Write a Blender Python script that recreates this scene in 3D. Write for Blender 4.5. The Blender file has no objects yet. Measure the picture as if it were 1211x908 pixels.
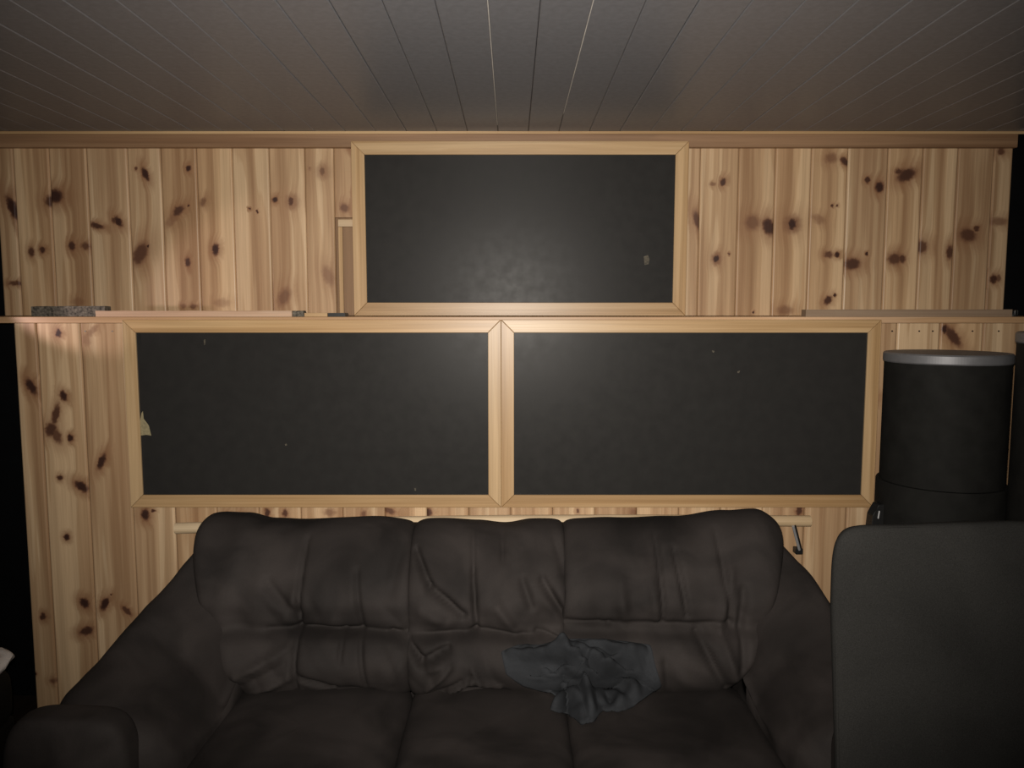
import bpy, bmesh, math, random
from mathutils import Vector, Matrix, noise
random.seed(7)
S = bpy.context.scene
C = S.collection

# ------------------------------------------------------------------ camera
EYE = Vector((0.0, 0.0, 1.5)); PITCH = math.radians(5.5); FPX = 930.0
cam = bpy.data.cameras.new('camera'); camo = bpy.data.objects.new('camera', cam); C.objects.link(camo)
cam.sensor_width = 36.0; cam.lens = FPX / 1211.0 * 36.0; cam.clip_start = 0.02
camo.location = EYE; camo.rotation_euler = (math.pi/2 - PITCH, 0, 0)
S.camera = camo
# ------------------------------------------------------------------ world, flash, exposure
W = bpy.data.worlds.new('world'); S.world = W; W.use_nodes = True
W.node_tree.nodes['Background'].inputs[0].default_value = (1.0, 0.9, 0.8, 1)
W.node_tree.nodes['Background'].inputs[1].default_value = 0.004
fl = bpy.data.lights.new('phone_flash', 'SPOT'); flo = bpy.data.objects.new('phone_flash', fl); C.objects.link(flo)
fl.energy = 250; fl.color = (1.0, 0.93, 0.84); fl.shadow_soft_size = 0.012
fl.spot_size = math.radians(95); fl.spot_blend = 1.0
flo.location = (-0.012, 0.0, 1.53); flo.rotation_euler = (math.pi/2 - math.radians(1.0), 0, 0)
S.view_settings.view_transform = 'Standard'; S.view_settings.look = 'None'
S.view_settings.gamma = 1.0; S.view_settings.use_curve_mapping = False
S.view_settings.exposure = 0.0

def P(u, v, D):
    """the point at distance D (metres into the room) seen at photo position u, v"""
    a = (u - 605.5) / FPX; b = (454.0 - v) / FPX
    y = math.cos(PITCH) + b*math.sin(PITCH); z = -math.sin(PITCH) + b*math.cos(PITCH)
    t = D / y
    return Vector((a*t, D, EYE.z + z*t))

# ------------------------------------------------------------------ materials
def newmat(name):
    m = bpy.data.materials.new(name); m.use_nodes = True
    nt = m.node_tree; return m, nt, nt.nodes['Principled BSDF']
def N(nt, t, **kw):
    n = nt.nodes.new(t)
    for k, v in kw.items(): setattr(n, k, v)
    return n
def L(nt, a, b): nt.links.new(a, b)
def math_node(nt, op, a, b=None, clamp=False):
    n = N(nt, 'ShaderNodeMath', operation=op, use_clamp=clamp)
    for i, x in enumerate((a, b)):
        if x is None: continue
        if isinstance(x, (int, float)): n.inputs[i].default_value = x
        else: L(nt, x, n.inputs[i])
    return n.outputs[0]
def ramp(nt, fac, stops):
    r = N(nt, 'ShaderNodeValToRGB'); e = r.color_ramp.elements
    while len(e) < len(stops): e.new(0.5)
    for i, (p, c) in enumerate(stops):
        e[i].position = p; e[i].color = (*c, 1)
    L(nt, fac, r.inputs[0]); return r.outputs[0]
def mix(nt, fac, a, b, mode='MIX'):
    n = N(nt, 'ShaderNodeMix', data_type='RGBA', blend_type=mode)
    for i, x in ((0, fac), (6, a), (7, b)):
        if isinstance(x, (int, float)): n.inputs[i].default_value = x
        elif isinstance(x, tuple): n.inputs[i].default_value = (*x, 1)
        else: L(nt, x, n.inputs[i])
    return n.outputs[2]

# one knot of a board: its centre, turn and radii come from the board's own data
kg = bpy.data.node_groups.new('knot', 'ShaderNodeTree')
for nm, io in (('P', 'INPUT'), ('KA', 'INPUT'), ('KB', 'INPUT')):
    kg.interface.new_socket(nm, in_out=io, socket_type='NodeSocketVector')
for nm in ('Core', 'Halo'): kg.interface.new_socket(nm, in_out='OUTPUT', socket_type='NodeSocketFloat')
gi = kg.nodes.new('NodeGroupInput'); go = kg.nodes.new('NodeGroupOutput')
sa = N(kg, 'ShaderNodeSeparateXYZ'); L(kg, gi.outputs['KA'], sa.inputs[0])
sb = N(kg, 'ShaderNodeSeparateXYZ'); L(kg, gi.outputs['KB'], sb.inputs[0])
ca = N(kg, 'ShaderNodeCombineXYZ'); L(kg, sa.outputs[0], ca.inputs[0]); L(kg, sa.outputs[1], ca.inputs[1])
sub = N(kg, 'ShaderNodeVectorMath', operation='SUBTRACT'); L(kg, gi.outputs['P'], sub.inputs[0]); L(kg, ca.outputs[0], sub.inputs[1])
rot = N(kg, 'ShaderNodeVectorRotate', rotation_type='Z_AXIS'); L(kg, sub.outputs[0], rot.inputs[0]); L(kg, sa.outputs[2], rot.inputs['Angle'])
cb = N(kg, 'ShaderNodeCombineXYZ'); L(kg, sb.outputs[0], cb.inputs[0]); L(kg, sb.outputs[1], cb.inputs[1]); cb.inputs[2].default_value = 1
dv = N(kg, 'ShaderNodeVectorMath', operation='DIVIDE'); L(kg, rot.outputs[0], dv.inputs[0]); L(kg, cb.outputs[0], dv.inputs[1])
ln = N(kg, 'ShaderNodeVectorMath', operation='LENGTH'); L(kg, dv.outputs[0], ln.inputs[0])
for k, (lo, hi, amp) in enumerate(((1.45, 0.50, 1.0), (3.3, 0.7, 0.6))):
    mr = N(kg, 'ShaderNodeMapRange', interpolation_type='SMOOTHSTEP')
    mr.inputs['From Min'].default_value = lo; mr.inputs['From Max'].default_value = hi
    L(kg, ln.outputs['Value'], mr.inputs['Value'])
    L(kg, math_node(kg, 'MULTIPLY', math_node(kg, 'MULTIPLY', mr.outputs[0], sb.outputs[2]), amp), go.inputs[k])

NK = 13
def wood(name, axis='Z', knots=False, pale=(0.68, 0.50, 0.315), mid=(0.535, 0.36, 0.21), dark=(0.385, 0.228, 0.122),
         rough=0.42, band=20.0, spec=0.4):
    m, nt, bs = newmat(name)
    tc = N(nt, 'ShaderNodeTexCoord'); oi = N(nt, 'ShaderNodeObjectInfo')
    sp = N(nt, 'ShaderNodeSeparateXYZ'); L(nt, tc.outputs['Object'], sp.inputs[0])
    if axis == 'Z': a, l = sp.outputs[0], sp.outputs[2]
    elif axis == 'X': a, l = sp.outputs[2], sp.outputs[0]
    else: a, l = sp.outputs[0], sp.outputs[1]
    rnd = math_node(nt, 'MULTIPLY', oi.outputs['Random'], 53.0)
    core = halo = None
    if knots:
        cp = N(nt, 'ShaderNodeCombineXYZ'); L(nt, a, cp.inputs[0]); L(nt, l, cp.inputs[1])
        nz = N(nt, 'ShaderNodeTexNoise'); nz.inputs['Scale'].default_value = 85; nz.inputs['Detail'].default_value = 2
        L(nt, tc.outputs['Object'], nz.inputs['Vector'])
        wob = N(nt, 'ShaderNodeVectorMath', operation='MULTIPLY_ADD'); L(nt, nz.outputs['Color'], wob.inputs[0])
        wob.inputs[1].default_value = (0.014, 0.014, 0); L(nt, cp.outputs[0], wob.inputs[2])
        of = N(nt, 'ShaderNodeVectorMath', operation='SUBTRACT'); L(nt, wob.outputs[0], of.inputs[0]); of.inputs[1].default_value = (0.007, 0.007, 0)
        for i in range(NK):
            A = N(nt, 'ShaderNodeAttribute', attribute_type='OBJECT', attribute_name=f'ka{i}')
            B = N(nt, 'ShaderNodeAttribute', attribute_type='OBJECT', attribute_name=f'kb{i}')
            g = N(nt, 'ShaderNodeGroup'); g.node_tree = kg
            L(nt, of.outputs[0], g.inputs[0]); L(nt, A.outputs['Vector'], g.inputs[1]); L(nt, B.outputs['Vector'], g.inputs[2])
            core = g.outputs[0] if core is None else math_node(nt, 'MAXIMUM', core, g.outputs[0])
            halo = g.outputs[1] if halo is None else math_node(nt, 'MAXIMUM', halo, g.outputs[1])
    ax = a
    if knots: ax = math_node(nt, 'ADD', a, math_node(nt, 'MULTIPLY', halo, 0.03))
    def stretch(sx, sl, det, dist=0.0):
        cv = N(nt, 'ShaderNodeCombineXYZ')
        L(nt, math_node(nt, 'MULTIPLY', ax, sx), cv.inputs[0]); L(nt, math_node(nt, 'MULTIPLY', l, sl), cv.inputs[1]); L(nt, rnd, cv.inputs[2])
        n = N(nt, 'ShaderNodeTexNoise'); n.inputs['Scale'].default_value = 1; n.inputs['Detail'].default_value = det
        n.inputs['Distortion'].default_value = dist
        L(nt, cv.outputs[0], n.inputs['Vector']); return n.outputs['Fac']
    col = ramp(nt, stretch(band, 0.7, 2.5, 0.35), [(0.38, dark), (0.455, tuple(0.5*(a_+b_) for a_, b_ in zip(dark, mid))), (0.49, mid), (0.535, mid), (0.56, pale), (0.75, pale)])
    col = mix(nt, 0.30, col, ramp(nt, stretch(band*2.6, 0.9, 2.0), [(0.40, tuple(0.72*c for c in mid)), (0.60, tuple(1.1*c for c in pale))]))
    col = mix(nt, 0.22, col, ramp(nt, stretch(260, 5.0, 3.0), [(0.3, (0.55, 0.50, 0.45)), (0.7, (1.1, 1.1, 1.1))]), 'MULTIPLY')
    tint = ramp(nt, oi.outputs['Random'], [(0.0, (0.90, 0.84, 0.78)), (0.5, (1, 1, 1)), (1.0, (1.06, 1.0, 0.92))])
    col = mix(nt, 0.8, col, tint, 'MULTIPLY')
    if knots:
        col = mix(nt, halo, col, (0.27, 0.125, 0.06))
        col = mix(nt, math_node(nt, 'MULTIPLY', core, 1.35, True), col, (0.20, 0.092, 0.05))
        col = mix(nt, math_node(nt, 'MULTIPLY', math_node(nt, 'SUBTRACT', core, 0.45), 1.8, True), col, (0.050, 0.022, 0.016))
    L(nt, col, bs.inputs['Base Color'])
    bs.inputs['Roughness'].default_value = rough; bs.inputs['Specular IOR Level'].default_value = spec
    bp = N(nt, 'ShaderNodeBump'); bp.inputs['Strength'].default_value = 0.10; bp.inputs['Distance'].default_value = 0.002
    L(nt, stretch(200, 4.0, 3.0), bp.inputs['Height']); L(nt, bp.outputs[0], bs.inputs['Normal'])
    return m

def fabric(name, col, var=0.35, nap=7.0, bump=0.25, weave=900.0, sheen=0.0, tint2=None, rough=0.9):
    m, nt, bs = newmat(name)
    tc = N(nt, 'ShaderNodeTexCoord')
    n1 = N(nt, 'ShaderNodeTexNoise'); n1.inputs['Scale'].default_value = nap; n1.inputs['Detail'].default_value = 3; n1.inputs['Distortion'].default_value = 0.6
    L(nt, tc.outputs['Object'], n1.inputs['Vector'])
    lo = tuple(c*(1-var) for c in col); hi = tuple(c*(1+var) for c in (tint2 or col))
    base = ramp(nt, n1.outputs['Fac'], [(0.32, lo), (0.68, hi)])
    n2 = N(nt, 'ShaderNodeTexNoise'); n2.inputs['Scale'].default_value = weave; n2.inputs['Detail'].default_value = 2
    L(nt, tc.outputs['Object'], n2.inputs['Vector'])
    base = mix(nt, 0.5, base, ramp(nt, n2.outputs['Fac'], [(0.3, (0.55, 0.55, 0.55)), (0.7, (1.4, 1.4, 1.4))]), 'MULTIPLY')
    L(nt, base, bs.inputs['Base Color'])
    bs.inputs['Roughness'].default_value = rough; bs.inputs['Specular IOR Level'].default_value = 0.15 if rough > 0.8 else 0.22
    bs.inputs['Sheen Weight'].default_value = sheen; bs.inputs['Sheen Roughness'].default_value = 0.5
    bs.inputs['Sheen Tint'].default_value = (1.0, 0.9, 0.85, 1)
    bp = N(nt, 'ShaderNodeBump'); bp.inputs['Strength'].default_value = bump; bp.inputs['Distance'].default_value = 0.001
    L(nt, n2.outputs['Fac'], bp.inputs['Height']); L(nt, bp.outputs[0], bs.inputs['Normal'])
    return m

def plain(name, col, rough=0.6, metal=0.0, spec=0.5, var=0.15, scale=40.0, bump=0.0):
    m, nt, bs = newmat(name)
    tc = N(nt, 'ShaderNodeTexCoord'); n1 = N(nt, 'ShaderNodeTexNoise'); n1.inputs['Scale'].default_value = scale; n1.inputs['Detail'].default_value = 4
    L(nt, tc.outputs['Object'], n1.inputs['Vector'])
    L(nt, ramp(nt, n1.outputs['Fac'], [(0.3, tuple(c*(1-var) for c in col)), (0.7, tuple(c*(1+var) for c in col))]), bs.inputs['Base Color'])
    bs.inputs['Roughness'].default_value = rough; bs.inputs['Metallic'].default_value = metal; bs.inputs['Specular IOR Level'].default_value = spec
    if bump:
        bp = N(nt, 'ShaderNodeBump'); bp.inputs['Strength'].default_value = bump; bp.inputs['Distance'].default_value = 0.002
        L(nt, n1.outputs['Fac'], bp.inputs['Height']); L(nt, bp.outputs[0], bs.inputs['Normal'])
    return m

M = {}
M['pine'] = wood('pine_boards', 'Z', True)
M['frame_x'] = wood('frame_pine_along', 'X', False, (0.58, 0.405, 0.225), (0.525, 0.35, 0.182), (0.44, 0.275, 0.13), rough=0.36, band=30)
M['frame_z'] = wood('frame_pine_upright', 'Z', False, (0.58, 0.405, 0.225), (0.525, 0.35, 0.182), (0.44, 0.275, 0.13), rough=0.36, band=30)
M['ledge'] = wood('ledge_pine', 'X', False, (0.62, 0.43, 0.28), (0.55, 0.36, 0.21), (0.46, 0.29, 0.16), rough=0.4)
M['trim'] = wood('trim_brown', 'X', False, (0.34, 0.205, 0.115), (0.28, 0.165, 0.09), (0.23, 0.125, 0.065), rough=0.5)
M['batten_pink'] = wood('batten_pale', 'X', False, (0.60, 0.44, 0.33), (0.54, 0.37, 0.26), (0.42, 0.26, 0.17), rough=0.55)
M['batten_grey'] = wood('batten_weathered', 'X', False, (0.36, 0.27, 0.19), (0.31, 0.22, 0.15), (0.25, 0.17, 0.11), rough=0.6)
M['rod'] = wood('rod_pale', 'X', False, (0.68, 0.55, 0.38), (0.62, 0.48, 0.31), (0.52, 0.38, 0.22), rough=0.5)
M['recess'] = wood('recess_brown', 'Z', False, (0.30, 0.185, 0.10), (0.26, 0.155, 0.082), (0.22, 0.125, 0.065), rough=0.6)
M['dark_gap'] = plain('dark_backing', (0.012, 0.010, 0.009), 0.9)
M['dark_wall'] = plain('dark_room_paint', (0.0035, 0.0036, 0.0042), 0.9, spec=0.1, scale=12)
M['floor'] = wood('floor_boards', 'Y', False, (0.03, 0.018, 0.012), (0.024, 0.014, 0.009), (0.018, 0.010, 0.007), rough=0.7)
M['ceiling'] = plain('grey_ceiling_paint', (0.192, 0.192, 0.205), 0.42, spec=0.3, var=0.10, scale=60, bump=0.05)
M['white_strip'] = plain('white_gap_filler', (0.7, 0.66, 0.6), 0.6)
M['steel'] = plain('brushed_steel', (0.42, 0.42, 0.43), 0.5, metal=0.4, var=0.06)
M['silver'] = plain('silver_rim', (0.20, 0.20, 0.21), 0.55, metal=0.5, var=0.08)
M['black_satin'] = plain('black_satin', (0.0125, 0.0122, 0.0112), 0.75, spec=0.12, var=0.2, scale=20)
M['black_gloss'] = plain('black_lid', (0.03, 0.022, 0.018), 0.3)
M['black_plastic'] = plain('black_plastic', (0.008, 0.008, 0.008), 0.45)
M['nail'] = plain('nail_head', (0.05, 0.035, 0.03), 0.5, metal=0.5)
M['nail_bright'] = plain('bright_nail_head', (0.8, 0.78, 0.74), 0.3, metal=0.9)
M['cream'] = plain('bare_cream_board', (0.29, 0.245, 0.14), 0.8, var=0.2, scale=120)
M['scuff'] = plain('grey_scuff', (0.085, 0.072, 0.05), 0.7, var=0.5, scale=200)
M['stone'] = plain('mottled_dark', (0.11, 0.095, 0.075), 0.8, var=0.75, scale=130, bump=0.6)
M['sofa'] = fabric('charcoal_brown_microfibre', (0.0270, 0.0226, 0.0212), 0.44, 5.0, rough=0.78)
M['chair'] = fabric('dark_grey_weave', (0.0205, 0.0200, 0.0188), 0.22, 4.0, bump=0.5, weave=520)
M['garment'] = fabric('blue_grey_jersey', (0.0275, 0.0295, 0.0330), 0.30, 9.0, sheen=0.0)
M['stool'] = fabric('dark_brown_felt', (0.010, 0.0085, 0.007), 0.2, 8.0)
M['white_cloth'] = fabric('white_cotton', (0.62, 0.56, 0.52), 0.12, 12.0, sheen=0.0)
# black board: satin paint, faintly cloudy
m, nt, bs = newmat('black_board')
tc = N(nt, 'ShaderNodeTexCoord'); n1 = N(nt, 'ShaderNodeTexNoise'); n1.inputs['Scale'].default_value = 26; n1.inputs['Detail'].default_value = 5
L(nt, tc.outputs['Object'], n1.inputs['Vector'])
L(nt, ramp(nt, n1.outputs['Fac'], [(0.3, (0.0245, 0.0236, 0.0228)), (0.7, (0.0275, 0.0264, 0.0252))]), bs.inputs['Base Color'])
L(nt, ramp(nt, n1.outputs['Fac'], [(0.3, (0.33,)*3), (0.7, (0.38,)*3)]), bs.inputs['Roughness'])
bs.inputs['Specular IOR Level'].default_value = 0.10
n2 = N(nt, 'ShaderNodeTexNoise'); n2.inputs['Scale'].default_value = 700
L(nt, tc.outputs['Object'], n2.inputs['Vector'])
bp = N(nt, 'ShaderNodeBump'); bp.inputs['Strength'].default_value = 0.12; bp.inputs['Distance'].default_value = 0.0006
L(nt, n2.outputs['Fac'], bp.inputs['Height']); L(nt, bp.outputs[0], bs.inputs['Normal'])
M['board'] = m

# ------------------------------------------------------------------ object helpers
def tag(o, label=None, cat=None, group=None, kind=None):
    if label: o['label'] = label
    if cat: o['category'] = cat
    if group: o['group'] = group
    if kind: o['kind'] = kind
    return o
def empty(name, loc, rot=(0, 0, 0)):
    o = bpy.data.objects.new(name, None); C.objects.link(o); o.location = loc; o.rotation_euler = rot
    o.empty_display_size = 0.1; return o
def link(name, bm, mat, parent=None, origin=None, smooth=False, local=False):
    """one mesh object; bm holds room coordinates (or the parent's own, local=True)"""
    base = Vector((0, 0, 0))
    if parent is not None and not local: base = world_loc(parent)
    org = Vector(origin) if origin is not None else (base if not local else Vector((0, 0, 0)))
    for v in bm.verts: v.co -= org
    bmesh.ops.recalc_face_normals(bm, faces=bm.faces)
    me = bpy.data.meshes.new(name); bm.to_mesh(me); bm.free()
    me.materials.append(M[mat])
    if smooth:
        for p in me.polygons: p.use_smooth = True
    o = bpy.data.objects.new(name, me); C.objects.link(o)
    o.location = org - base
    if parent is not None: o.parent = parent
    return o
def world_loc(o):
    v = Vector(o.location)
    while o.parent: o = o.parent; v = v + Vector(o.location)
    return v
def box(x0, x1, y0, y1, z0, z1, bev=0.0, seg=1):
    bm = bmesh.new(); add_box(bm, x0, x1, y0, y1, z0, z1, bev, seg); return bm
def add_box(bm, x0, x1, y0, y1, z0, z1, bev=0.0, seg=1):
    vs = [bm.verts.new((x, y, z)) for x in (x0, x1) for y in (y0, y1) for z in (z0, z1)]
    fs = [bm.faces.new([vs[i] for i in q]) for q in ((0, 1, 3, 2), (4, 6, 7, 5), (0, 4, 5, 1), (2, 3, 7, 6), (0, 2, 6, 4), (1, 5, 7, 3))]
    if bev:
        es = list({e for f in fs for e in f.edges})
        bmesh.ops.bevel(bm, geom=es, offset=bev, segments=seg, affect='EDGES', profile=0.5)
def prism(pts, y0, y1, bev=0.0):
    """outline in x, z pulled from y0 to y1"""
    bm = bmesh.new()
    a = [bm.verts.new((x, y0, z)) for x, z in pts]; b = [bm.verts.new((x, y1, z)) for x, z in pts]
    bm.faces.new(a); bm.faces.new(b[::-1]); n = len(pts)
    for i in range(n): bm.faces.new((a[i], a[(i+1) % n], b[(i+1) % n], b[i]))
    if bev: bmesh.ops.bevel(bm, geom=list(bm.edges), offset=bev, segments=1, affect='EDGES')
    return bm
def lathe(prof, cx, cy, n=48):
    bm = bmesh.new(); rings = []
    for r, z in prof:
        rings.append([bm.verts.new((cx + r*math.cos(2*math.pi*i/n), cy + r*math.sin(2*math.pi*i/n), z)) for i in range(n)])
    for k in range(len(rings)-1):
        for i in range(n): bm.faces.new((rings[k][i], rings[k][(i+1) % n], rings[k+1][(i+1) % n], rings[k+1][i]))
    bm.faces.new(rings[0][::-1]); bm.faces.new(rings[-1]); return bm
def loft(secs):
    bm = bmesh.new(); rings = [[bm.verts.new(p) for p in s] for s in secs]; n = len(secs[0])
    for k in range(len(rings)-1):
        for i in range(n): bm.faces.new((rings[k][i], rings[k][(i+1) % n], rings[k+1][(i+1) % n], rings[k+1][i]))
    bm.faces.new(rings[0][::-1]); bm.faces.new(rings[-1]); return bm
def tube(pts, r, n=12):
    secs = []
    for i, p in enumerate(pts):
        p = Vector(p); d = (Vector(pts[min(i+1, len(pts)-1)]) - Vector(pts[max(i-1, 0)])).normalized()
        s = d.cross(Vector((0, 0, 1)) if abs(d.z) < 0.9 else Vector((1, 0, 0))).normalized(); t = s.cross(d)
        secs.append([p + r*(math.cos(2*math.pi*k/n)*s + math.sin(2*math.pi*k/n)*t) for k in range(n)])
    return loft(secs)
def spow(c, e): return math.copysign(abs(c)**e, c)
def puff(cx, cy, cz, hx, hy, hz, e1=0.35, e2=0.35, nu=64, nv=32, disp=None):
    """a padded box: superellipsoid"""
    secs = []
    for j in range(nv+1):
        ph = -math.pi/2 + math.pi*(j + 0.001)/(nv + 0.002)
        r = spow(math.cos(ph), e1); z = spow(math.sin(ph), e1); ring = []
        for i in range(nu):
            th = 2*math.pi*i/nu
            p = Vector((cx + hx*r*spow(math.cos(th), e2), cy + hy*r*spow(math.sin(th), e2), cz + hz*z))
            if disp: p = disp(p)
            ring.append(p)
        secs.append(ring)
    return loft(secs)
def catmull(pts, n):
    out = []; m = len(pts)
    for k in range(n):
        t = k/n*m; i = int(t); f = t - i
        p0, p1, p2, p3 = (Vector(pts[(i+d) % m]) for d in (-1, 0, 1, 2))
        out.append(0.5*((2*p1) + (p2-p0)*f + (2*p0-5*p1+4*p2-p3)*f*f + (3*p1-p0-3*p2+p3)*f**3))
    return out
def interp(x, xs, ys):
    if x <= xs[0]: return ys[0]
    for i in range(len(xs)-1):
        if x <= xs[i+1]:
            f = (x-xs[i])/(xs[i+1]-xs[i]); f = f*f*(3-2*f); return ys[i]*(1-f)+ys[i+1]*f
    return ys[-1]

# ------------------------------------------------------------------ the room shell
FLOOR, CEIL = 0.0, 2.127
XW = 1.98; YB = 2.93; YR = -1.7
tag(link('floor', box(-XW, XW, YR, YB, -0.05, FLOOR), 'floor'), 'dark brown board floor hidden behind the furniture', 'floor', kind='structure')
ceil = tag(link('ceiling', box(-XW, XW, YR, YB, CEIL+0.013, CEIL+0.08), 'dark_gap'), 'low dark grey plank ceiling running towards the pine wall', 'ceiling', kind='structure')
tag(link('wall_left', box(-XW-0.1, -XW, YR, YB, 0, CEIL+0.08), 'dark_wall'), 'dark side wall beyond the left end of the pine', 'wall', kind='structure')
tag(link('wall_right', box(XW, XW+0.1, YR, YB, 0, CEIL+0.08), 'dark_wall'), 'dark side wall beyond the right end of the pine', 'wall', kind='structure')
tag(link('wall_rear', box(-XW-0.1, XW+0.1, YR-0.1, YR, 0, CEIL+0.08), 'dark_wall'), 'dark wall behind the camera', 'wall', kind='structure')
wall = tag(link('wall_back', box(-XW-0.1, XW+0.1, YB, YB+0.1, 0, CEIL+0.08), 'dark_wall'), 'upper wall of knotty vertical pine boards above the ledge', 'wall', kind='structure')
low = tag(link('wall_lower', box(-1.608, XW, 2.569, YB-0.002, 0, 1.450), 'dark_gap'), 'projecting lower half wall of vertical pine boards below the ledge', 'wall', kind='structure')

# ceiling planks
k0 = int((-XW + 0.05)/0.1085) - 1
for k in range(-19, 20):
    x0 = -0.05 + 0.1085*k; x1 = x0 + 0.1085
    x0 = max(x0, -XW); x1 = min(x1, XW)
    if x1 - x0 < 0.02: continue
    g = 0.0006
    dz = random.uniform(-0.0008, 0.0008)
    pts = [(x0+g, CEIL+0.012), (x0+g, CEIL+0.0018+dz), (x0+g+0.002, CEIL+dz), (x1-g-0.002, CEIL+dz), (x1-g, CEIL+0.0018+dz), (x1-g, CEIL+0.012)]
    link('plank', prism(pts, YR+0.002, 2.872+random.uniform(-0.003, 0.003)), 'ceiling', ceil, origin=((x0+x1)/2, 0, CEIL))
for k in (0, 2):
    x = -0.05 + 0.1085*k
    link('gap_filler', box(x-0.0009, x+0.0009, 0.2, 2.62 if k else 2.78, CEIL+0.0004, CEIL+0.0125), 'white_strip', ceil)

# pine planks with their knots
UP_Y, LO_Y = 2.900, 2.549
UK = [(15,246,4.5,13,-22,1),(65,232,8,7,0,1),(60,238,6,6,30,.8),(37,298,3,5,0,.8),(50,295,3,3.5,0,.9),(85,291,3.5,5,0,.9),(101,291,4.5,4,0,.7),(18,335,8,2.5,0,.7),
 (115,267,7,3,15,.9),(140,262,3.5,6,-30,1),(135,260,2.5,3,0,.8),(172,206,3,7,-20,1),(161,199,2,2,0,.7),(166,300,7,13,28,.75),(175,291,1.3,1.5,0,1),
 (211,249,4,7,50,.85),(203,260,4,9,40,.4),(223,243,1.4,1.6,0,1),(240,239,3,5,25,.55),(223,199,2.6,3.2,0,1),(222,310,2.6,5,-5,.9),(255,295,3.5,6,5,1),
 (92,357,6,4,0,.35),(217,362,3,2.5,0,.5),(229,362,4,2.5,0,.6),(262,358,8,4,0,.3),(295,247,1.3,1.5,0,1),(304,250,1.3,2,0,.9),(325,236,2.6,3.2,30,1),
 (344,238,3,5,0,.8),(346,239,7,8,0,.35),(336,351,6,10,25,.55),(381,202,3,5,0,.6),(382,203,8,8,0,.22),(366,199,1.5,2,0,.5),(388,326,5,10,-20,.45),
 (825,261,4,11,-18,.75),(843,218,3,2,0,.5),(855,215,2.8,4,20,.9),(847,306,3,4,15,1),(847,306,5,6,0,.5),(862,300,1.4,1.4,0,.8),
 (890,263,8,8,20,.55),(909,268,6,9,-25,.95),(937,265,4,6,0,1),(937,265,9,9,0,.5),(983,187,6,5,0,.5),(999,191,3,5,-45,.9),(1026,213,2.6,3,0,.9),(1040,221,4.5,5.5,0,1),
 (1072,207,10,6,-25,.9),(1063,203,4,3,0,.8),(968,259,7,4,25,.4),(984,243,1.5,1.8,0,.9),(990,243,1.5,1.8,0,.8),(980,301,5,3.5,0,.7),(990,301,2.6,2.8,0,1),
 (1008,312,8,6,0,.85),(1025,300,1.8,1.8,0,1),(1058,306,7,6,0,.75),(1067,306,3.5,4.5,0,.8),(979,355,3.5,5,35,.9),(987,349,1.4,2,0,1),(928,367,8,5,0,.5),(891,369,1.3,1.6,0,1),
 (1090,292,6,7,0,.7),(1123,298,3.5,7,0,.8),(1145,278,9,7,15,.75),(1155,270,3,3,0,.8),(1184,179,4,4,0,.7),(1181,262,9,4,0,.5),(1175,330,4,4.5,0,.9),(1181,329,2.5,4,0,.6)]
LK = [(19.5,451,3.4,3.6,0,1),(37,457,4.5,9,-28,1),(69,394,3,4,0,1),(75,468,3.5,5.5,-20,1),(66,490,4,12,15,.8),(60,508,6,8,20,.85),(67,515,5,9,-20,.7),(83,518,3,4,0,1),(120,546,3.6,9,25,1),
 (71,565,3,3,0,.9),(96,575,4.5,8,-55,1),(172,609,4.5,6,0,1),(181,604,2.5,1.6,0,.9),(79,635,3,3.5,0,1),(100,713,4.5,6,-35,1),(124,714,4,7.5,28,1),(132,703,1.3,1.3,0,1),(51,729,3,4,0,.9),
 (102,746,8,4.5,-18,.9),(42,797,1.6,1.6,0,.9),(150,722,3,7,-45,.8),(63,805,4,3,0,.6),(108,392,3,9,50,.4),(102,402,4,6,0,.35),
 (316,607,3,5,0,.9),(337,607,3,4,0,.8),(460,604,7,3,20,.7),(506,606,4,4.5,0,.9),(683,604,2,3,0,.7),(945,604,3.4,5,0,.9),(390,606,6,4,0,.5),(750,605,5,4,0,.5),(430,608,3,4,0,.6),
 (1127,398,5,13,-38,.85),(1117,389,3,4.5,0,1)]
def knots_to(o, x0, x1, org, lst, D):
    i = 0
    for (u, v, rx, rz, an, st) in lst:
        p = P(u, v, D)
        if x0 <= p.x < x1 and i < NK:
            s = D/FPX
            o[f'ka{i}'] = [p.x-org.x, p.z-org.z, math.radians(-an)*-1.0]
            k = 1.0 if rx < 2.2 else 1.18; o[f'kb{i}'] = [rx*s*k, rz*s*k, st]; i += 1
    return i
def rand_knots(o, x0, x1, z0, z1, n):
    for i in range(n):
        o[f'ka{i}'] = [random.uniform(-0.045, 0.045), random.uniform(0, z1-z0), random.uniform(-0.6, 0.6)]
        r = random.uniform(0.006, 0.02); o[f'kb{i}'] = [r, r*random.uniform(1, 1.6), random.uniform(0.5, 1)]
def plank(x0, x1, yf, z0, z1, parent, lst, th=0.018):
    g = 0.0006; c = 0.006
    org = Vector(((x0+x1)/2, yf, z0))
    prof = [(x0+g, yf+th), (x0+g, yf+0.0045), (x0+g+c*0.5, yf+0.0012), (x0+g+c, yf), (x1-g-c, yf), (x1-g-c*0.5, yf+0.0012), (x1-g, yf+0.0045), (x1-g, yf+th)]
    bm = loft([[Vector((x, y, z)) for x, y in prof] for z in (z0, z1)])
    o = link('plank', bm, 'pine', parent, origin=org)
    n = knots_to(o, x0, x1, org, lst, yf)
    if n == 0: rand_knots(o, x0, x1, z0, z1, 3)
    return o
us = [20, 62, 106, 154, 193, 235, 277, 320, 362, 396] + [396 + 43.1*k for k in range(1, 10)] + [827, 872, 915, 957, 1000, 1047, 1088, 1129, 1171]
ux = [-1.866] + [P(u, 270, UP_Y).x for u in us] + [1.807]
NOTCH = P(396, 257, UP_Y)
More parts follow.
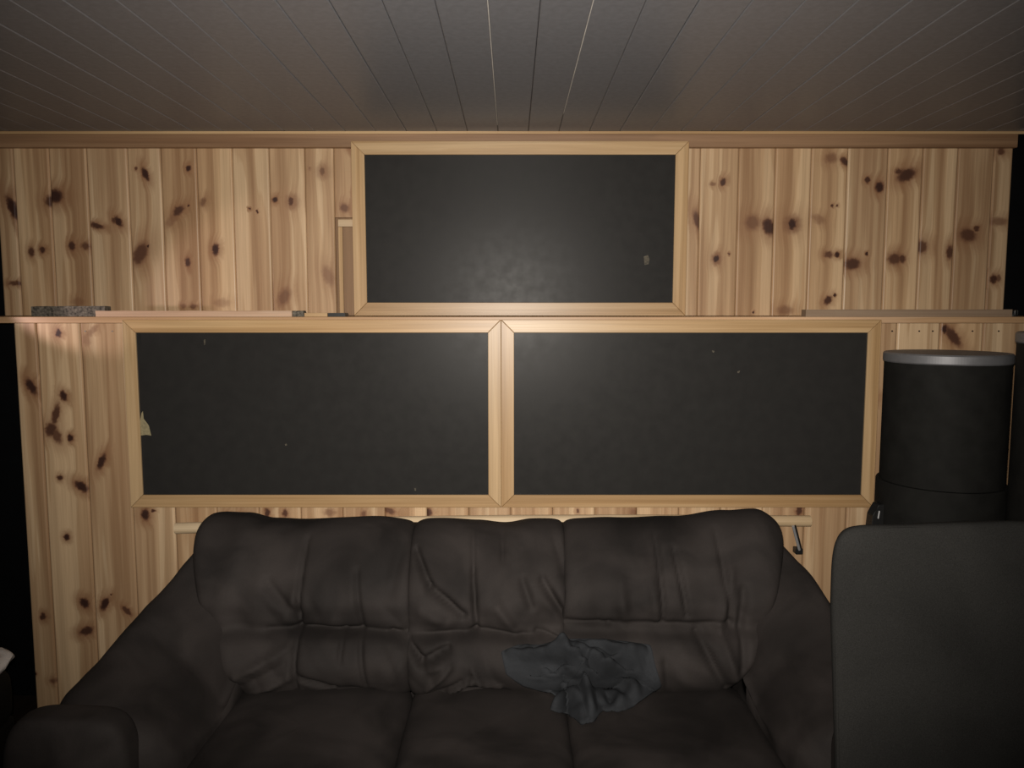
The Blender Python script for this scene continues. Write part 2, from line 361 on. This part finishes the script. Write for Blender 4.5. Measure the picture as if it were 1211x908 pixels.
for a, b in zip(ux[:-1], ux[1:]):
    z0 = 1.4735
    if abs(a - NOTCH.x) < 0.004: z0 = NOTCH.z
    plank(a, b, UP_Y, z0, CEIL-0.002, wall, UK)
lx = [-1.613, -1.539, -1.397, -1.255]
while lx[-1] + 0.139 < XW - 0.05: lx.append(lx[-1] + 0.139)
lx.append(XW - 0.001)
lplanks = []
for a, b in zip(lx[:-1], lx[1:]):
    lplanks.append((a, b, plank(a, b, LO_Y, 0.0, 1.4515, low, LK)))
def nail(u, v, mat):
    p = P(u, v, LO_Y)
    for a, b, o in lplanks:
        if a <= p.x < b:
            bm = bmesh.new(); bmesh.ops.create_cone(bm, cap_ends=True, segments=8, radius1=0.0032, radius2=0.0024, depth=0.003,
                matrix=Matrix.Translation((p.x, LO_Y-0.0006, p.z)) @ Matrix.Rotation(math.pi/2, 4, 'X'))
            link('nail', bm, mat, o)
for u in (1055, 1087, 1103, 1150, 1181): nail(u, 391.5, 'nail')
for u in (101, 133): nail(u, 391.5, 'nail_bright')
# the recess beside the upper panel: a post standing in the cut-out
zc = P(401, 268, 2.912).z
link('recess_back', box(P(394, 300, 2.926).x, P(441, 300, 2.926).x, 2.924, 2.9295, 1.4735, NOTCH.z+0.02), 'recess', wall)
link('post', box(P(400.5, 300, 2.912).x, P(405.5, 300, 2.912).x, 2.910, 2.9235, 1.4735, zc-0.0005, 0.001), 'frame_z', wall)
link('post', box(P(405.7, 300, 2.912).x, P(441, 300, 2.912).x, 2.911, 2.9235, 1.4735, zc-0.0005, 0.001), 'recess', wall)
link('post_cap', box(P(400, 262, 2.912).x, P(441, 262, 2.912).x, 2.906, 2.9235, zc, P(401, 259.5, 2.912).z, 0.001), 'rod', wall)

# ledge on top of the half wall
ledge = tag(link('ledge', box(-XW+0.001, XW-0.001, 2.5465, YB-0.001, 1.4525, 1.4725, 0.0015), 'ledge', origin=(0, 2.75, 1.46)),
            'long pine ledge board on top of the lower half wall', 'ledge', kind='structure')
ledge.name = 'trim_1'
# trims under the ceiling
tag(link('trim_2', box(-1.866, 1.807, 2.877, 2.8995, 2.072, CEIL-0.006, 0.002), 'trim', origin=(0, 2.88, 2.08)), 'dark brown trim board along the top of the pine wall', 'trim', kind='structure')
tag(link('trim_3', box(-XW+0.001, XW-0.001, 2.868, 2.8765, CEIL-0.010, CEIL-0.0005), 'frame_x', origin=(0, 2.87, CEIL)), 'thin reddish strip where the ceiling meets the wall', 'trim', kind='structure')

# ------------------------------------------------------------------ framed black panels
def framed_panel(name, x0, x1, z0, z1, yf, th, r, label, tilt=0.0, marks=()):
    cx = (x0+x1)/2; w = (x1-x0)/2; h = z1-z0
    root = empty(name, (cx, yf, z0), (tilt, 0, 0)); tag(root, label, 'panel', 'framed black panels')
    g = 0.0005
    polys = [('X', [(-w+g, h), (w-g, h), (w-r-g, h-r), (-w+r+g, h-r)]), ('X', [(-w+g, 0), (-w+r+g, r), (w-r-g, r), (w-g, 0)]),
             ('Z', [(-w, g), (-w, h-g), (-w+r, h-r-g), (-w+r, r+g)]), ('Z', [(w, g), (w-r, r+g), (w-r, h-r-g), (w, h-g)])]
    for ax, pts in polys:
        ox = sum(p[0] for p in pts)/4; oz = sum(p[1] for p in pts)/4
        link('frame_rail', prism(pts, 0, th, 0.0012), 'frame_x' if ax == 'X' else 'frame_z', root, origin=(ox, 0, oz), local=True)
    b = link('board', box(-w+r-0.004, w-r+0.004, 0.007, th-0.004, r-0.004, h-r+0.004), 'board', root, local=True)
    for mk, pts, mat in marks:
        link(mk, prism([(x-cx, z-z0) for x, z in pts], 0.0064, 0.0072), mat, b, local=True)
    return root
def pp(D, *uv): return [(P(u, v, D).x, P(u, v, D).z) for u, v in uv]
FY = 2.5045; FT = 0.0415
zt, zb = P(600, 378, FY).z, P(600, 600, FY).z
xl, xm, xr = P(145, 400, FY).x, P(592.5, 400, FY).x, P(1042, 400, FY).x
framed_panel('framed_panel', xl, xm-0.0004, zb, zt, FY, FT, 0.041, 'framed black panel on lower wall with torn cream patch, left of pair', marks=[
    ('torn_patch', pp(FY+.007, (165.5,500),(167.5,488),(169,486),(170,495),(176,503),(179,515),(173,514),(166,515)), 'cream'),
    ('chalk_fleck', pp(FY+.007, (241,402),(243,401),(243,407),(241.5,408)), 'scuff'),
    ('chalk_fleck', pp(FY+.007, (337,525),(339,524.5),(339.5,526.5),(337.5,527)), 'scuff'),
    ('chalk_fleck', pp(FY+.007, (490,577),(492,577),(492,580),(490.5,580)), 'scuff')])
framed_panel('framed_panel', xm+0.0004, xr, zb, zt, FY, FT, 0.041, 'framed black panel on lower wall beside the black cylinder, right of pair', marks=[
    ('chalk_fleck', pp(FY+.007, (842,414),(845,415),(844,417),(842,416)), 'scuff'),
    ('chalk_fleck', pp(FY+.007, (872,439),(875,438),(874,441),(872,441)), 'scuff')])
UB, UT = 2.862, 2.858
tilt = math.atan2(UB-UT, 0.6)
pb = P(419, 374, UB); pr = P(810.5, 374, UB)
framed_panel('framed_panel', pb.x, pr.x, 1.4733, 1.4733+0.617, UB, 0.033, 0.047, 'single framed black panel leaning on ledge under the ceiling', tilt=tilt, marks=[
    ('scuff_mark', pp(UB-.01, (762,303),(767,301),(769,306),(768,312),(763,313)), 'scuff')])

# ------------------------------------------------------------------ things lying on the ledge
LZ = 1.4727
def ledge_piece(name, u0, u1, D0, D1, vtop, mat, label, cat, jag=0.0, bev=0.0015):
    Dm = D0
    x0, x1 = P(u0, 370, Dm).x, P(u1, 370, Dm).x; z1 = P(600, vtop, Dm).z
    n = 14; bm = bmesh.new(); secs = []
    for i in range(n+1):
        x = x0 + (x1-x0)*i/n; j = lambda: random.uniform(-jag, jag)
        secs.append([Vector((x + j(), D0 + j(), LZ)), Vector((x, D1, LZ)), Vector((x, D1, z1 + j())), Vector((x + j()*0.4, D0 + j(), z1 + j()))])
    bm.free(); bm = loft(secs)
    if bev: bmesh.ops.bevel(bm, geom=[e for e in bm.edges if len(e.link_faces) == 2 and e.calc_face_angle() > 0.6], offset=bev, segments=1, affect='EDGES')
    return tag(link(name, bm, mat, origin=((x0+x1)/2, (D0+D1)/2, LZ)), label, cat)
ledge_piece('mottled_strip', 37, 124, 2.66, 2.70, 362, 'stone', 'dark mottled strip lying on left end of the ledge', 'strip', jag=0.0012, bev=0)
ledge_piece('wooden_batten', 113, 345, 2.56, 2.60, 367.5, 'batten_pink', 'pale pinkish wooden batten lying on left half of ledge', 'batten', jag=0.0004)
ledge_piece('wooden_block', 346, 359, 2.57, 2.60, 367.5, 'stone', 'tiny dark block at the right end of the pale batten', 'block', jag=0.0006)
ledge_piece('wooden_offcut', 360, 387, 2.58, 2.61, 370, 'frame_x', 'small yellowish wood offcut between the dark block and black block', 'offcut')
ledge_piece('black_block', 388, 408, 2.57, 2.62, 370, 'black_plastic', 'small flat black block on ledge below the wall recess', 'block')
ledge_piece('wooden_batten', 953, 1197, 2.57, 2.61, 366, 'batten_grey', 'weathered grey-brown batten lying on right end of the ledge', 'batten', jag=0.0004)
ledge_piece('dark_cable', 1189, 1204, 2.70, 2.72, 367, 'black_plastic', 'small ragged dark thing at far right of ledge', 'cable', jag=0.002, bev=0)

# ------------------------------------------------------------------ wooden rod behind the sofa
rod_pts = [P(u, v, 2.513) for u, v in ((208, 624.5), (300, 621.5), (400, 618.5), (500, 616.5), (600, 615.3), (740, 614.8), (850, 615.2), (958, 616))]
rr = empty('wooden_rod', P(600, 616, 2.513)); tag(rr, 'long pale round rod behind the sofa back', 'rod')
link('pole', tube(rod_pts, 0.018, 20), 'rod', rr, smooth=False)
for s, u in ((1, 938), (-1, 300)):
    a = P(u, 622, 2.49) if s == 1 else P(u, 632, 2.49); b = a + Vector((0.034*s, 0.03, -0.088))
    link('bracket_strut', tube([a, b], 0.0045, 8), 'steel', rr); link('bracket_edge', tube([a+Vector((0.008*s, 0.004, 0.001)), b+Vector((0.008*s, 0.004, 0.001))], 0.003, 8), 'black_plastic', rr)
    link('bracket_pad', box(b.x-0.012, b.x+0.012, b.y-0.002, 2.5485, b.z-0.016, b.z+0.004, 0.002), 'black_plastic', rr)

# ------------------------------------------------------------------ sofa
CX = -0.06
sofa = empty('sofa', (CX, 2.02, 0)); tag(sofa, 'dark charcoal brown three seat sofa with puffy arms below the framed panels', 'sofa')
def crease_fn(list_px, D):
    segs = []
    for (u0, v0, u1, v1, d, w) in list_px:
        a, b = P(u0, v0, D), P(u1, v1, D); segs.append((a.x, a.z, b.x, b.z, d, w))
    def f(x, z):
        s = 0.0
        for x0, z0, x1, z1, d, w in segs:
            dx, dz = x1-x0, z1-z0; t = max(0, min(1, ((x-x0)*dx + (z-z0)*dz)/(dx*dx+dz*dz+1e-9)))
            q = math.hypot(x-x0-t*dx, z-z0-t*dz)/w
            if q < 3: s += d*math.exp(-q*q)*(0.55+0.45*math.sin(math.pi*min(max(t, 0.12), 0.88)))
        return s
    return f
PROF = [(2.095, .43), (2.045, .475), (2.035, .53), (2.065, .585), (2.105, .612), (2.105, .645), (2.105, .69), (2.135, .75), (2.185, .81), (2.245, .860), (2.31, .876), (2.37, .860), (2.40, .78), (2.41, .66), (2.41, .5), (2.36, .42), (2.22, .40)]
def back_cushion(xlt, xrt, xlb, xrb, ztop, creases, seed, nx=104, npf=110, e_l=16, e_r=16):
    prof = catmull([Vector((0, y, z)) for y, z in PROF], npf); cr = crease_fn(creases, 2.12)
    cy, cz = 2.24, 0.63; secs = []
    for i in range(nx+1):
        q = -math.cos(math.pi*(i+0.02)/(nx+0.04)); q = 0.45*q + 0.55*(2*i/nx - 1)*0.9995
        ex = e_l if q < 0 else e_r
        s = (1-abs(q)**ex)**(1/ex); ring = []
        for p in prof:
            y = cy + (p.y-cy)*(0.15+0.85*s); z = cz + (p.z-cz)*(0.12+0.88*s)
            f = (z-0.43)/0.43; f = max(0, min(1.05, f)); t = (q+1)/2
            x = (xlb+(xlt-xlb)*f**0.8)*(1-t) + (xrb+(xrt-xrb)*f**0.8)*t
            if z > 0.7: z += ztop(x)*(z-0.7)/0.16
            v = Vector((x, y, z))
            front = max(0.0, min(1.0, (2.30-p.y)/0.10))
            d = cr(x, z)*front
            nz = noise.noise(Vector((x*7+seed, z*5, seed)))*0.010 + noise.noise(Vector((x*16+seed, z*11, 3+seed)))*0.006
            r1 = noise.noise(Vector((x*14 + z*9 + seed, z*6 - x*3, seed*2)))
            nz += (0.5-abs(r1))*0.010*max(0, min(1, (0.78-z)/0.12))
            v.y += 1.35*d + 1.2*nz*front; v.z += noise.noise(Vector((x*9, seed, 0)))*0.004
            ring.append(v)
        secs.append(ring)
    return link('back_cushion', loft(secs), 'sofa', sofa, smooth=True)
def zt_l(x): return interp(x, [-.94, -.90, -.80, -.72, -.6, -.4, -.3], [0.004, .014, .010, -.006, -.010, -.002, -.010])
def zt_m(x): return interp(x, [-.3, -.25, -.1, -.02, .06, .16], [-.014, -.008, -.012, -.018, -.010, -.008])
def zt_r(x): return interp(x, [.15, .3, .5, .65, .74, .8], [-.008, -.006, .0, .014, .022, .008])
back_cushion(-.945, -.288, -.757, -.272, zt_l, [(352,650,357,810,.016,.007),(420,680,437,800,.011,.007),(408,742,408,770,.010,.006),(320,742,485,745,.012,.010),(350,741,425,745,.012,.008),(315,692,352,727,.014,.014),
    (290,785,345,757,-.012,.010),(300,808,350,788,-.014,.010),(296,797,345,772,.010,.007),(362,788,400,802,.016,.008),(400,802,445,808,.010,.010),(465,745,486,752,.020,.010),(340,730,350,700,-.008,.018),(460,700,475,640,.010,.02)], 1.3, e_l=9)
back_cushion(-.298, .158, -.285, .140, zt_m, [(556,620,559,680,.010,.006),(559,680,564,742,.018,.007),(592,618,594,668,.012,.006),(630,620,633,650,.006,.006),(489,662,508,695,.020,.010),(508,695,548,724,.020,.011),(500,720,530,735,-.014,.022),
    (560,742,660,752,.016,.009),(485,748,560,744,.012,.009),(486,752,503,768,.022,.010),(503,768,532,757,.020,.010),(512,775,530,768,-.012,.014),(508,802,536,772,-.012,.008),(520,806,548,790,.012,.008),(534,803,560,788,-.016,.007),(560,788,592,797,-.014,.007),(550,800,600,806,.018,.008),
    (560,775,570,790,-.010,.007),(642,690,668,728,.018,.011),(618,690,628,716,.014,.012),(590,715,610,742,-.012,.016),(635,745,665,752,.012,.008),(655,640,670,690,.008,.012)], 4.7)
back_cushion(.148, .812, .130, .605, zt_r, [(783,620,783,732,.014,.006),(803,660,811,725,.014,.007),(858,640,863,742,.012,.009),(670,733,720,735,.014,.008),(720,735,862,736,.010,.010),(822,745,852,802,.020,.012),(848,742,862,790,-.012,.012),
    (735,690,738,735,-.008,.016),(770,680,775,730,-.008,.014),(780,770,785,805,.010,.010),(868,680,850,740,-.010,.014),(880,700,870,780,.014,.012)], 9.1, e_r=9)

def seat_disp(seed):
    def f(p):
        n = noise.noise(Vector((p.x*6+seed, p.y*6, seed)))*0.010 + noise.noise(Vector((p.x*17+seed, p.y*13, 2)))*0.004
        return Vector((p.x, p.y, p.z + (n if p.z > 0.38 else 0)))
    return f
for x0, x1, sd in ((-.765, -.275, 1.0), (-.277, .147, 5.0), (.145, .645, 8.0)):
    link('seat_cushion', puff((x0+x1)/2, 1.87, .365, (x1-x0)/2+.003, .29, .098, .42, .22, 96, 40, seat_disp(sd)), 'sofa', sofa, smooth=True)
link('base', box(-.06-.90, -.06+.90, 1.63, 2.44, .08, .27, .03, 3), 'sofa', sofa)
link('back_frame', puff(CX, 2.435, .45, .93, .045, .37, .25, .2, 64, 24), 'sofa', sofa, smooth=True)
def arm(sg):
    X = lambda x: x if sg < 0 else 2*CX - x
    Y = [1.655, 1.675, 1.71, 1.78, 1.90, 2.05, 2.20, 2.32, 2.40, 2.44]
    XO = [-.99, -1.05, -1.075, -1.085, -1.070, -1.040, -.995, -.955, -.93, -.90]
    XI = [-.84, -.79, -.765, -.750, -.745, -.745, -.76, -.78, -.79, -.80]
    ZT = [.53, .570, .600, .628, .668, .735, .808, .858, .862, .78]
    ys = [1.655 + (2.44-1.655)*i/60 for i in range(61)]; secs = []
    for y in ys:
        lin = lambda A: next(A[i]+(A[i+1]-A[i])*(y-Y[i])/(Y[i+1]-Y[i]) for i in range(len(Y)-1) if y <= Y[i+1]+1e-9)
        xo, xi, zt = lin(XO), lin(XI), lin(ZT); zb = .25
        cx, hx, cz, hz = (xo+xi)/2, (xi-xo)/2, (zt+zb)/2, (zt-zb)/2; ring = []
        for k in range(72):
            th = 2*math.pi*k/72
            x = cx + hx*spow(math.cos(th), .62); z = cz + hz*spow(math.sin(th), .70)
            n = noise.noise(Vector((x*6+sg*3, y*5, z*6)))*0.012 + noise.noise(Vector((x*15, y*12+sg, z*15)))*0.005
            if z > cz: z -= 0.17*max(0.0, (x-xo)/(xi-xo))**1.2*min(1, (z-cz)/(0.7*hz))*min(1.0, (y-1.62)/0.35)
            x += n*math.cos(th); z += n*math.sin(th)
            ring.append(Vector((X(x), y, z)))
        secs.append(ring)
    link('arm_pad', loft(secs), 'sofa', sofa, smooth=True)
    xa, xb = sorted((X(-1.115), X(-.83)))
    link('arm_front', puff((xa+xb)/2, 1.655, .33, (xb-xa)/2, .055, .285, .38, .5, 64, 40,
         lambda p: p + Vector((0, noise.noise(p*7)*0.008, noise.noise(p*5)*0.010))), 'sofa', sofa, smooth=True)
    xa, xb = sorted((X(-1.105), X(-.80)))
    link('arm_base', puff((xa+xb)/2, 2.06, .29, (xb-xa)/2, .385, .22, .25, .2, 48, 20), 'sofa', sofa, smooth=True)
arm(-1); arm(1)
for x in (-1.0, .88):
    for y in (1.70, 2.38): link('foot', lathe([(.022, 0), (.030, .09)], x, y, 16), 'black_plastic', sofa)

# ------------------------------------------------------------------ crumpled garment on the sofa
from mathutils.bvhtree import BVHTree
bpy.context.view_layer.update()
dg = bpy.context.evaluated_depsgraph_get()
trees = []
for o in sofa.children:
    if o.name.startswith(('seat_cushion', 'back_cushion')):
        vs = [o.matrix_world @ v.co for v in o.data.vertices]
        trees.append(BVHTree.FromPolygons(vs, [p.vertices[:] for p in o.data.polygons]))
def surf(u, v):
    """nearest sofa surface seen along a sight line through the photo"""
    d = (P(u, v, 2.0) - EYE).normalized(); best = None
    for t in trees:
        h = t.ray_cast(EYE, d)
        if h[0] is not None and (best is None or h[3] < best): best = h[3]
    return EYE + d*(best if best else 2.3)
EDGE = [(592,772),(612,764),(640,764),(668,757),(700,757),(742,760),(770,764),(776,790),(783,812),(770,822),(752,835),(735,843),(712,842),(700,856),(688,858),(672,846),(650,842),(662,828),(650,820),(618,812),(598,798)]
cu, cv = 690, 800
nr, na = 34, 150
def edge_at(k):
    t = k/na*len(EDGE); i = int(t); f = t-i; a, b = EDGE[i % len(EDGE)], EDGE[(i+1) % len(EDGE)]
    return a[0]+(b[0]-a[0])*f, a[1]+(b[1]-a[1])*f
HS = 1.55
FOLDS = [(600,778,665,776,.020,6),(665,776,700,805,.022,6),(660,766,720,800,.018,6),(720,800,760,832,.016,6),(655,838,690,815,.016,9),(690,815,702,850,.016,5),(745,780,748,815,.012,7),(770,815,735,835,.016,7),(640,790,600,795,-.016,12),(690,790,720,830,-.012,5),(690,812,668,826,-.008,4),(735,770,742,800,-.010,6),(700,768,755,775,.012,9),(612,810,650,815,.012,5)]
bm = bmesh.new(); rings = []
for j in range(nr+1):
    f = j/nr; ring = []
    for k in range(na if j else 1):
        eu, ev = edge_at(k); u = cu+(eu-cu)*f; v = cv+(ev-cv)*f
        p = surf(u, v); nrm = (EYE - p).normalized()*0.4 + Vector((0, -0.25, 0.85)); nrm.normalize()
        h = 0.020*(1-f**3)
        for (a, b, c, d, am, w) in FOLDS:
            t = max(0, min(1, ((u-a)*(c-a)+(v-b)*(d-b))/((c-a)**2+(d-b)**2))); q = math.hypot(u-a-t*(c-a), v-b-t*(d-b))/w
            h += am*math.exp(-q*q)*(1-f**6)
        r = noise.noise(Vector((u*.045, v*.06, 1))); h += (0.6-abs(r)*1.8)*0.018*(1-f**5) + noise.noise(Vector((u*.1, v*.1, 5)))*0.005
        ring.append(bm.verts.new(p + nrm*max(h*HS, 0.005)))
    rings.append(ring)
for k in range(na): bm.faces.new((rings[0][0], rings[1][k], rings[1][(k+1) % na]))
for j in range(1, nr):
    for k in range(na): bm.faces.new((rings[j][k], rings[j+1][k], rings[j+1][(k+1) % na], rings[j][(k+1) % na]))
bmesh.ops.smooth_vert(bm, verts=bm.verts, factor=0.5, use_axis_x=True, use_axis_y=True, use_axis_z=True)
for v in bm.verts:
    dv_ = v.co - EYE; ln_ = dv_.length; dv_.normalize(); best = None
    for t in trees:
        h = t.ray_cast(EYE, dv_)
        if h[0] is not None and (best is None or h[3] < best): best = h[3]
        nn = t.find_nearest(v.co)
        if nn[0] is not None and nn[3] < 0.011: v.co += (EYE - v.co).normalized()*(0.011-nn[3])*1.2
    if best is not None and ln_ > best - 0.010: v.co = EYE + dv_*(best - 0.010)
gar = link('garment', bm, 'garment', origin=P(690, 810, 2.0), smooth=True)
if sum((gar.matrix_basis @ p.center - EYE).dot(p.normal) for p in gar.data.polygons) > 0: gar.data.flip_normals()
sd = gar.modifiers.new('thickness', 'SOLIDIFY'); sd.thickness = 0.004; sd.offset = 1
tag(gar, 'crumpled dark blue-grey garment lying on the sofa seat', 'garment')

# ------------------------------------------------------------------ armchair in front on the right
ch = empty('armchair', (.92, 1.2, 0)); tag(ch, 'dark grey woven fabric armchair in front of the sofa at right edge', 'armchair')
def lean(p):
    f = max(0.0, min(1.0, (p.y-1.345)/0.148)); p = Vector((.9165 + (p.x-.9165)*(1-0.185*f), p.y, p.z - 0.040*f*max(0, p.z-.6)/.5))
    return Vector((p.x, p.y + (p.z-0.677)*0.134, p.z))
xa, xb = .578, 1.255; zt_c = 1.112
def back_disp(p):
    q = lean(p)
    q.z += 0.006*noise.noise(Vector((p.x*5, 1, 2))) if p.z > 0.9 else 0
    q.x += 0.006*noise.noise(Vector((1, p.z*4, 7))); q.y += 0.004*noise.noise(p*6)
    return q
bk = link('backrest', puff((xa+xb)/2, 1.415, .70, (xb-xa)/2, .078, zt_c-.70, .16, .2, 120, 60, back_disp), 'chair', ch, smooth=True)
# piping around the front edge of the backrest
pts = []
for i in range(96):
    th = 2*math.pi*i/96
    pts.append(lean(Vector(((xa+xb)/2 + ((xb-xa)/2-.010)*spow(math.cos(th), .2), 1.349, .70 + (zt_c-.70-.012)*spow(math.sin(th), .2)))))
pts.append(pts[0])
link('piping', tube(pts, 0.0032, 8), 'chair', bk, smooth=True)
link('seat', puff((xa+xb)/2, 1.06, .37, .25, .31, .09, .3, .25, 48, 20), 'chair', ch, smooth=True)
link('seat_base', box(xa+.02, xb-.02, .80, 1.42, .12, .30, .02, 2), 'chair', ch)
for x in (xa+.055, xb-.055): link('armrest', puff(x, 1.08, .40, .055, .31, .19, .3, .25, 48, 20), 'chair', ch, smooth=True)
for x in (xa+.06, xb-.06):
    for y in (.85, 1.37): link('leg', lathe([(.014, 0), (.022, .13)], x, y, 14), 'black_plastic', ch)

# ------------------------------------------------------------------ tall black cylinders on the right
def cylinder(cx, cy, r, zt, label, lower=True):
    root = empty('black_cylinder', (cx, cy, 0)); tag(root, label, 'cylinder', 'tall black cylinders')
    if lower:
        link('lower_body', lathe([(r+.004, 0), (r+.009, .01), (r+.009, 1.0), (r+.007, 1.004), (r-.01, 1.005)], cx, cy, 144), 'black_satin', root, smooth=False)
        link('upper_body', lathe([(r, 1.0055), (r, zt-.028)], cx, cy, 144), 'black_satin', root)
    else:
        link('body', lathe([(r, 0), (r, zt-.028)], cx, cy, 144), 'black_satin', root)
    link('rim', lathe([(r-.02, zt-.0275), (r+.001, zt-.0275), (r+.0035, zt-.024), (r+.0035, zt-.004), (r, zt), (r-.02, zt)], cx, cy, 144), 'silver', root)
    link('lid', lathe([(r-.0205, zt-.02), (r-.0205, zt-.0015), (r-.03, zt-.001)], cx, cy, 144), 'black_gloss', root)
    return root
c1 = cylinder(1.240, 2.24, .1615, 1.375, 'tall black cylinder with silver rim between framed panel and right edge')
a = P(1031, 605, 2.22)
cl = link('clip', prism([(a.x, a.z-.06), (a.x+.004, a.z-.012), (a.x+.014, a.z+.006), (a.x+.020, a.z+.020), (1.082, a.z+.022), (1.082, a.z-.06)], 2.22, 2.26, .002), 'black_plastic', c1)
link('catch', tube([P(1038.5, 613, 2.218), P(1040, 604, 2.218)], .0022, 8), 'steel', cl)
cylinder(1.466, 1.935, .19, 1.440, 'taller black cylinder with silver rim cut off by the right edge', False)

# ------------------------------------------------------------------ stool with a white cloth at the left edge
st = empty('stool', (-1.665, 1.97, 0)); tag(st, 'low dark brown upholstered stool at the left edge beside the sofa arm', 'stool')
link('pad', puff(-1.665, 1.97, .40, .245, .225, .10, .45, .3, 64, 24), 'stool', st, smooth=True)
link('skirt', box(-1.895, -1.435, 1.76, 2.18, .05, .335, .02, 2), 'stool', st)
for x in (-1.865, -1.465):
    for y in (1.79, 2.15): link('foot', lathe([(.02, 0), (.02, .06)], x, y, 12), 'black_plastic', st)
def cl_disp(p):
    d = Vector((p.x, p.y, p.z)); n = noise.noise(p*22)*0.018 + noise.noise(p*45)*0.008
    d.z = max(.500, d.z + n); d.x += noise.noise(p*18 + Vector((3, 0, 0)))*0.014; return d
tag(link('white_cloth', puff(-1.49, 2.06, .530, .11, .09, .036, .9, .8, 64, 30, cl_disp), 'white_cloth', smooth=True), 'crumpled white cloth on the dark stool at left edge', 'cloth')

# ------------------------------------------------------------------ small wall spotlight, left of the frame
lp = Vector((-1.90, 2.20, 1.505)); d = Vector((0.82, 0.57, 0.045)).normalized()
wl = empty('wall_spotlight', (-XW+0.001, 2.1, 1.62)); tag(wl, 'small black wall spotlight on the dark left wall aimed at the ledge', 'lamp')
link('wall_plate', box(-XW+0.0005, -XW+0.015, 2.06, 2.14, 1.58, 1.66, .004), 'black_plastic', wl)
back = lp - d*0.075
link('arm', tube([Vector((-XW+0.012, 2.1, 1.62)), back], 0.006, 10), 'black_plastic', wl)
q = d.to_track_quat('Z', 'Y')
bm = bmesh.new(); n = 28; rings = []
for r_, z_ in ((0.010, -0.075), (0.024, -0.065), (0.030, 0.02), (0.028, 0.02), (0.022, -0.055), (0.008, -0.065)):
    rings.append([bm.verts.new(lp + q @ Vector((r_*math.cos(2*math.pi*i/n), r_*math.sin(2*math.pi*i/n), z_))) for i in range(n)])
for k in range(len(rings)-1):
    for i in range(n): bm.faces.new((rings[k][i], rings[k][(i+1) % n], rings[k+1][(i+1) % n], rings[k+1][i]))
link('shade', bm, 'black_plastic', wl, smooth=True)
ld = bpy.data.lights.new('spotlight_bulb', 'SPOT'); lo_ = bpy.data.objects.new('spotlight_bulb', ld); C.objects.link(lo_)
ld.energy = 9.5; ld.color = (1.0, 0.80, 0.80); ld.spot_size = math.radians(36); ld.spot_blend = 0.5; ld.shadow_soft_size = 0.015
lo_.parent = wl; lo_.location = lp - Vector(wl.location); lo_.rotation_mode = 'QUATERNION'; lo_.rotation_quaternion = d.to_track_quat('-Z', 'Y')
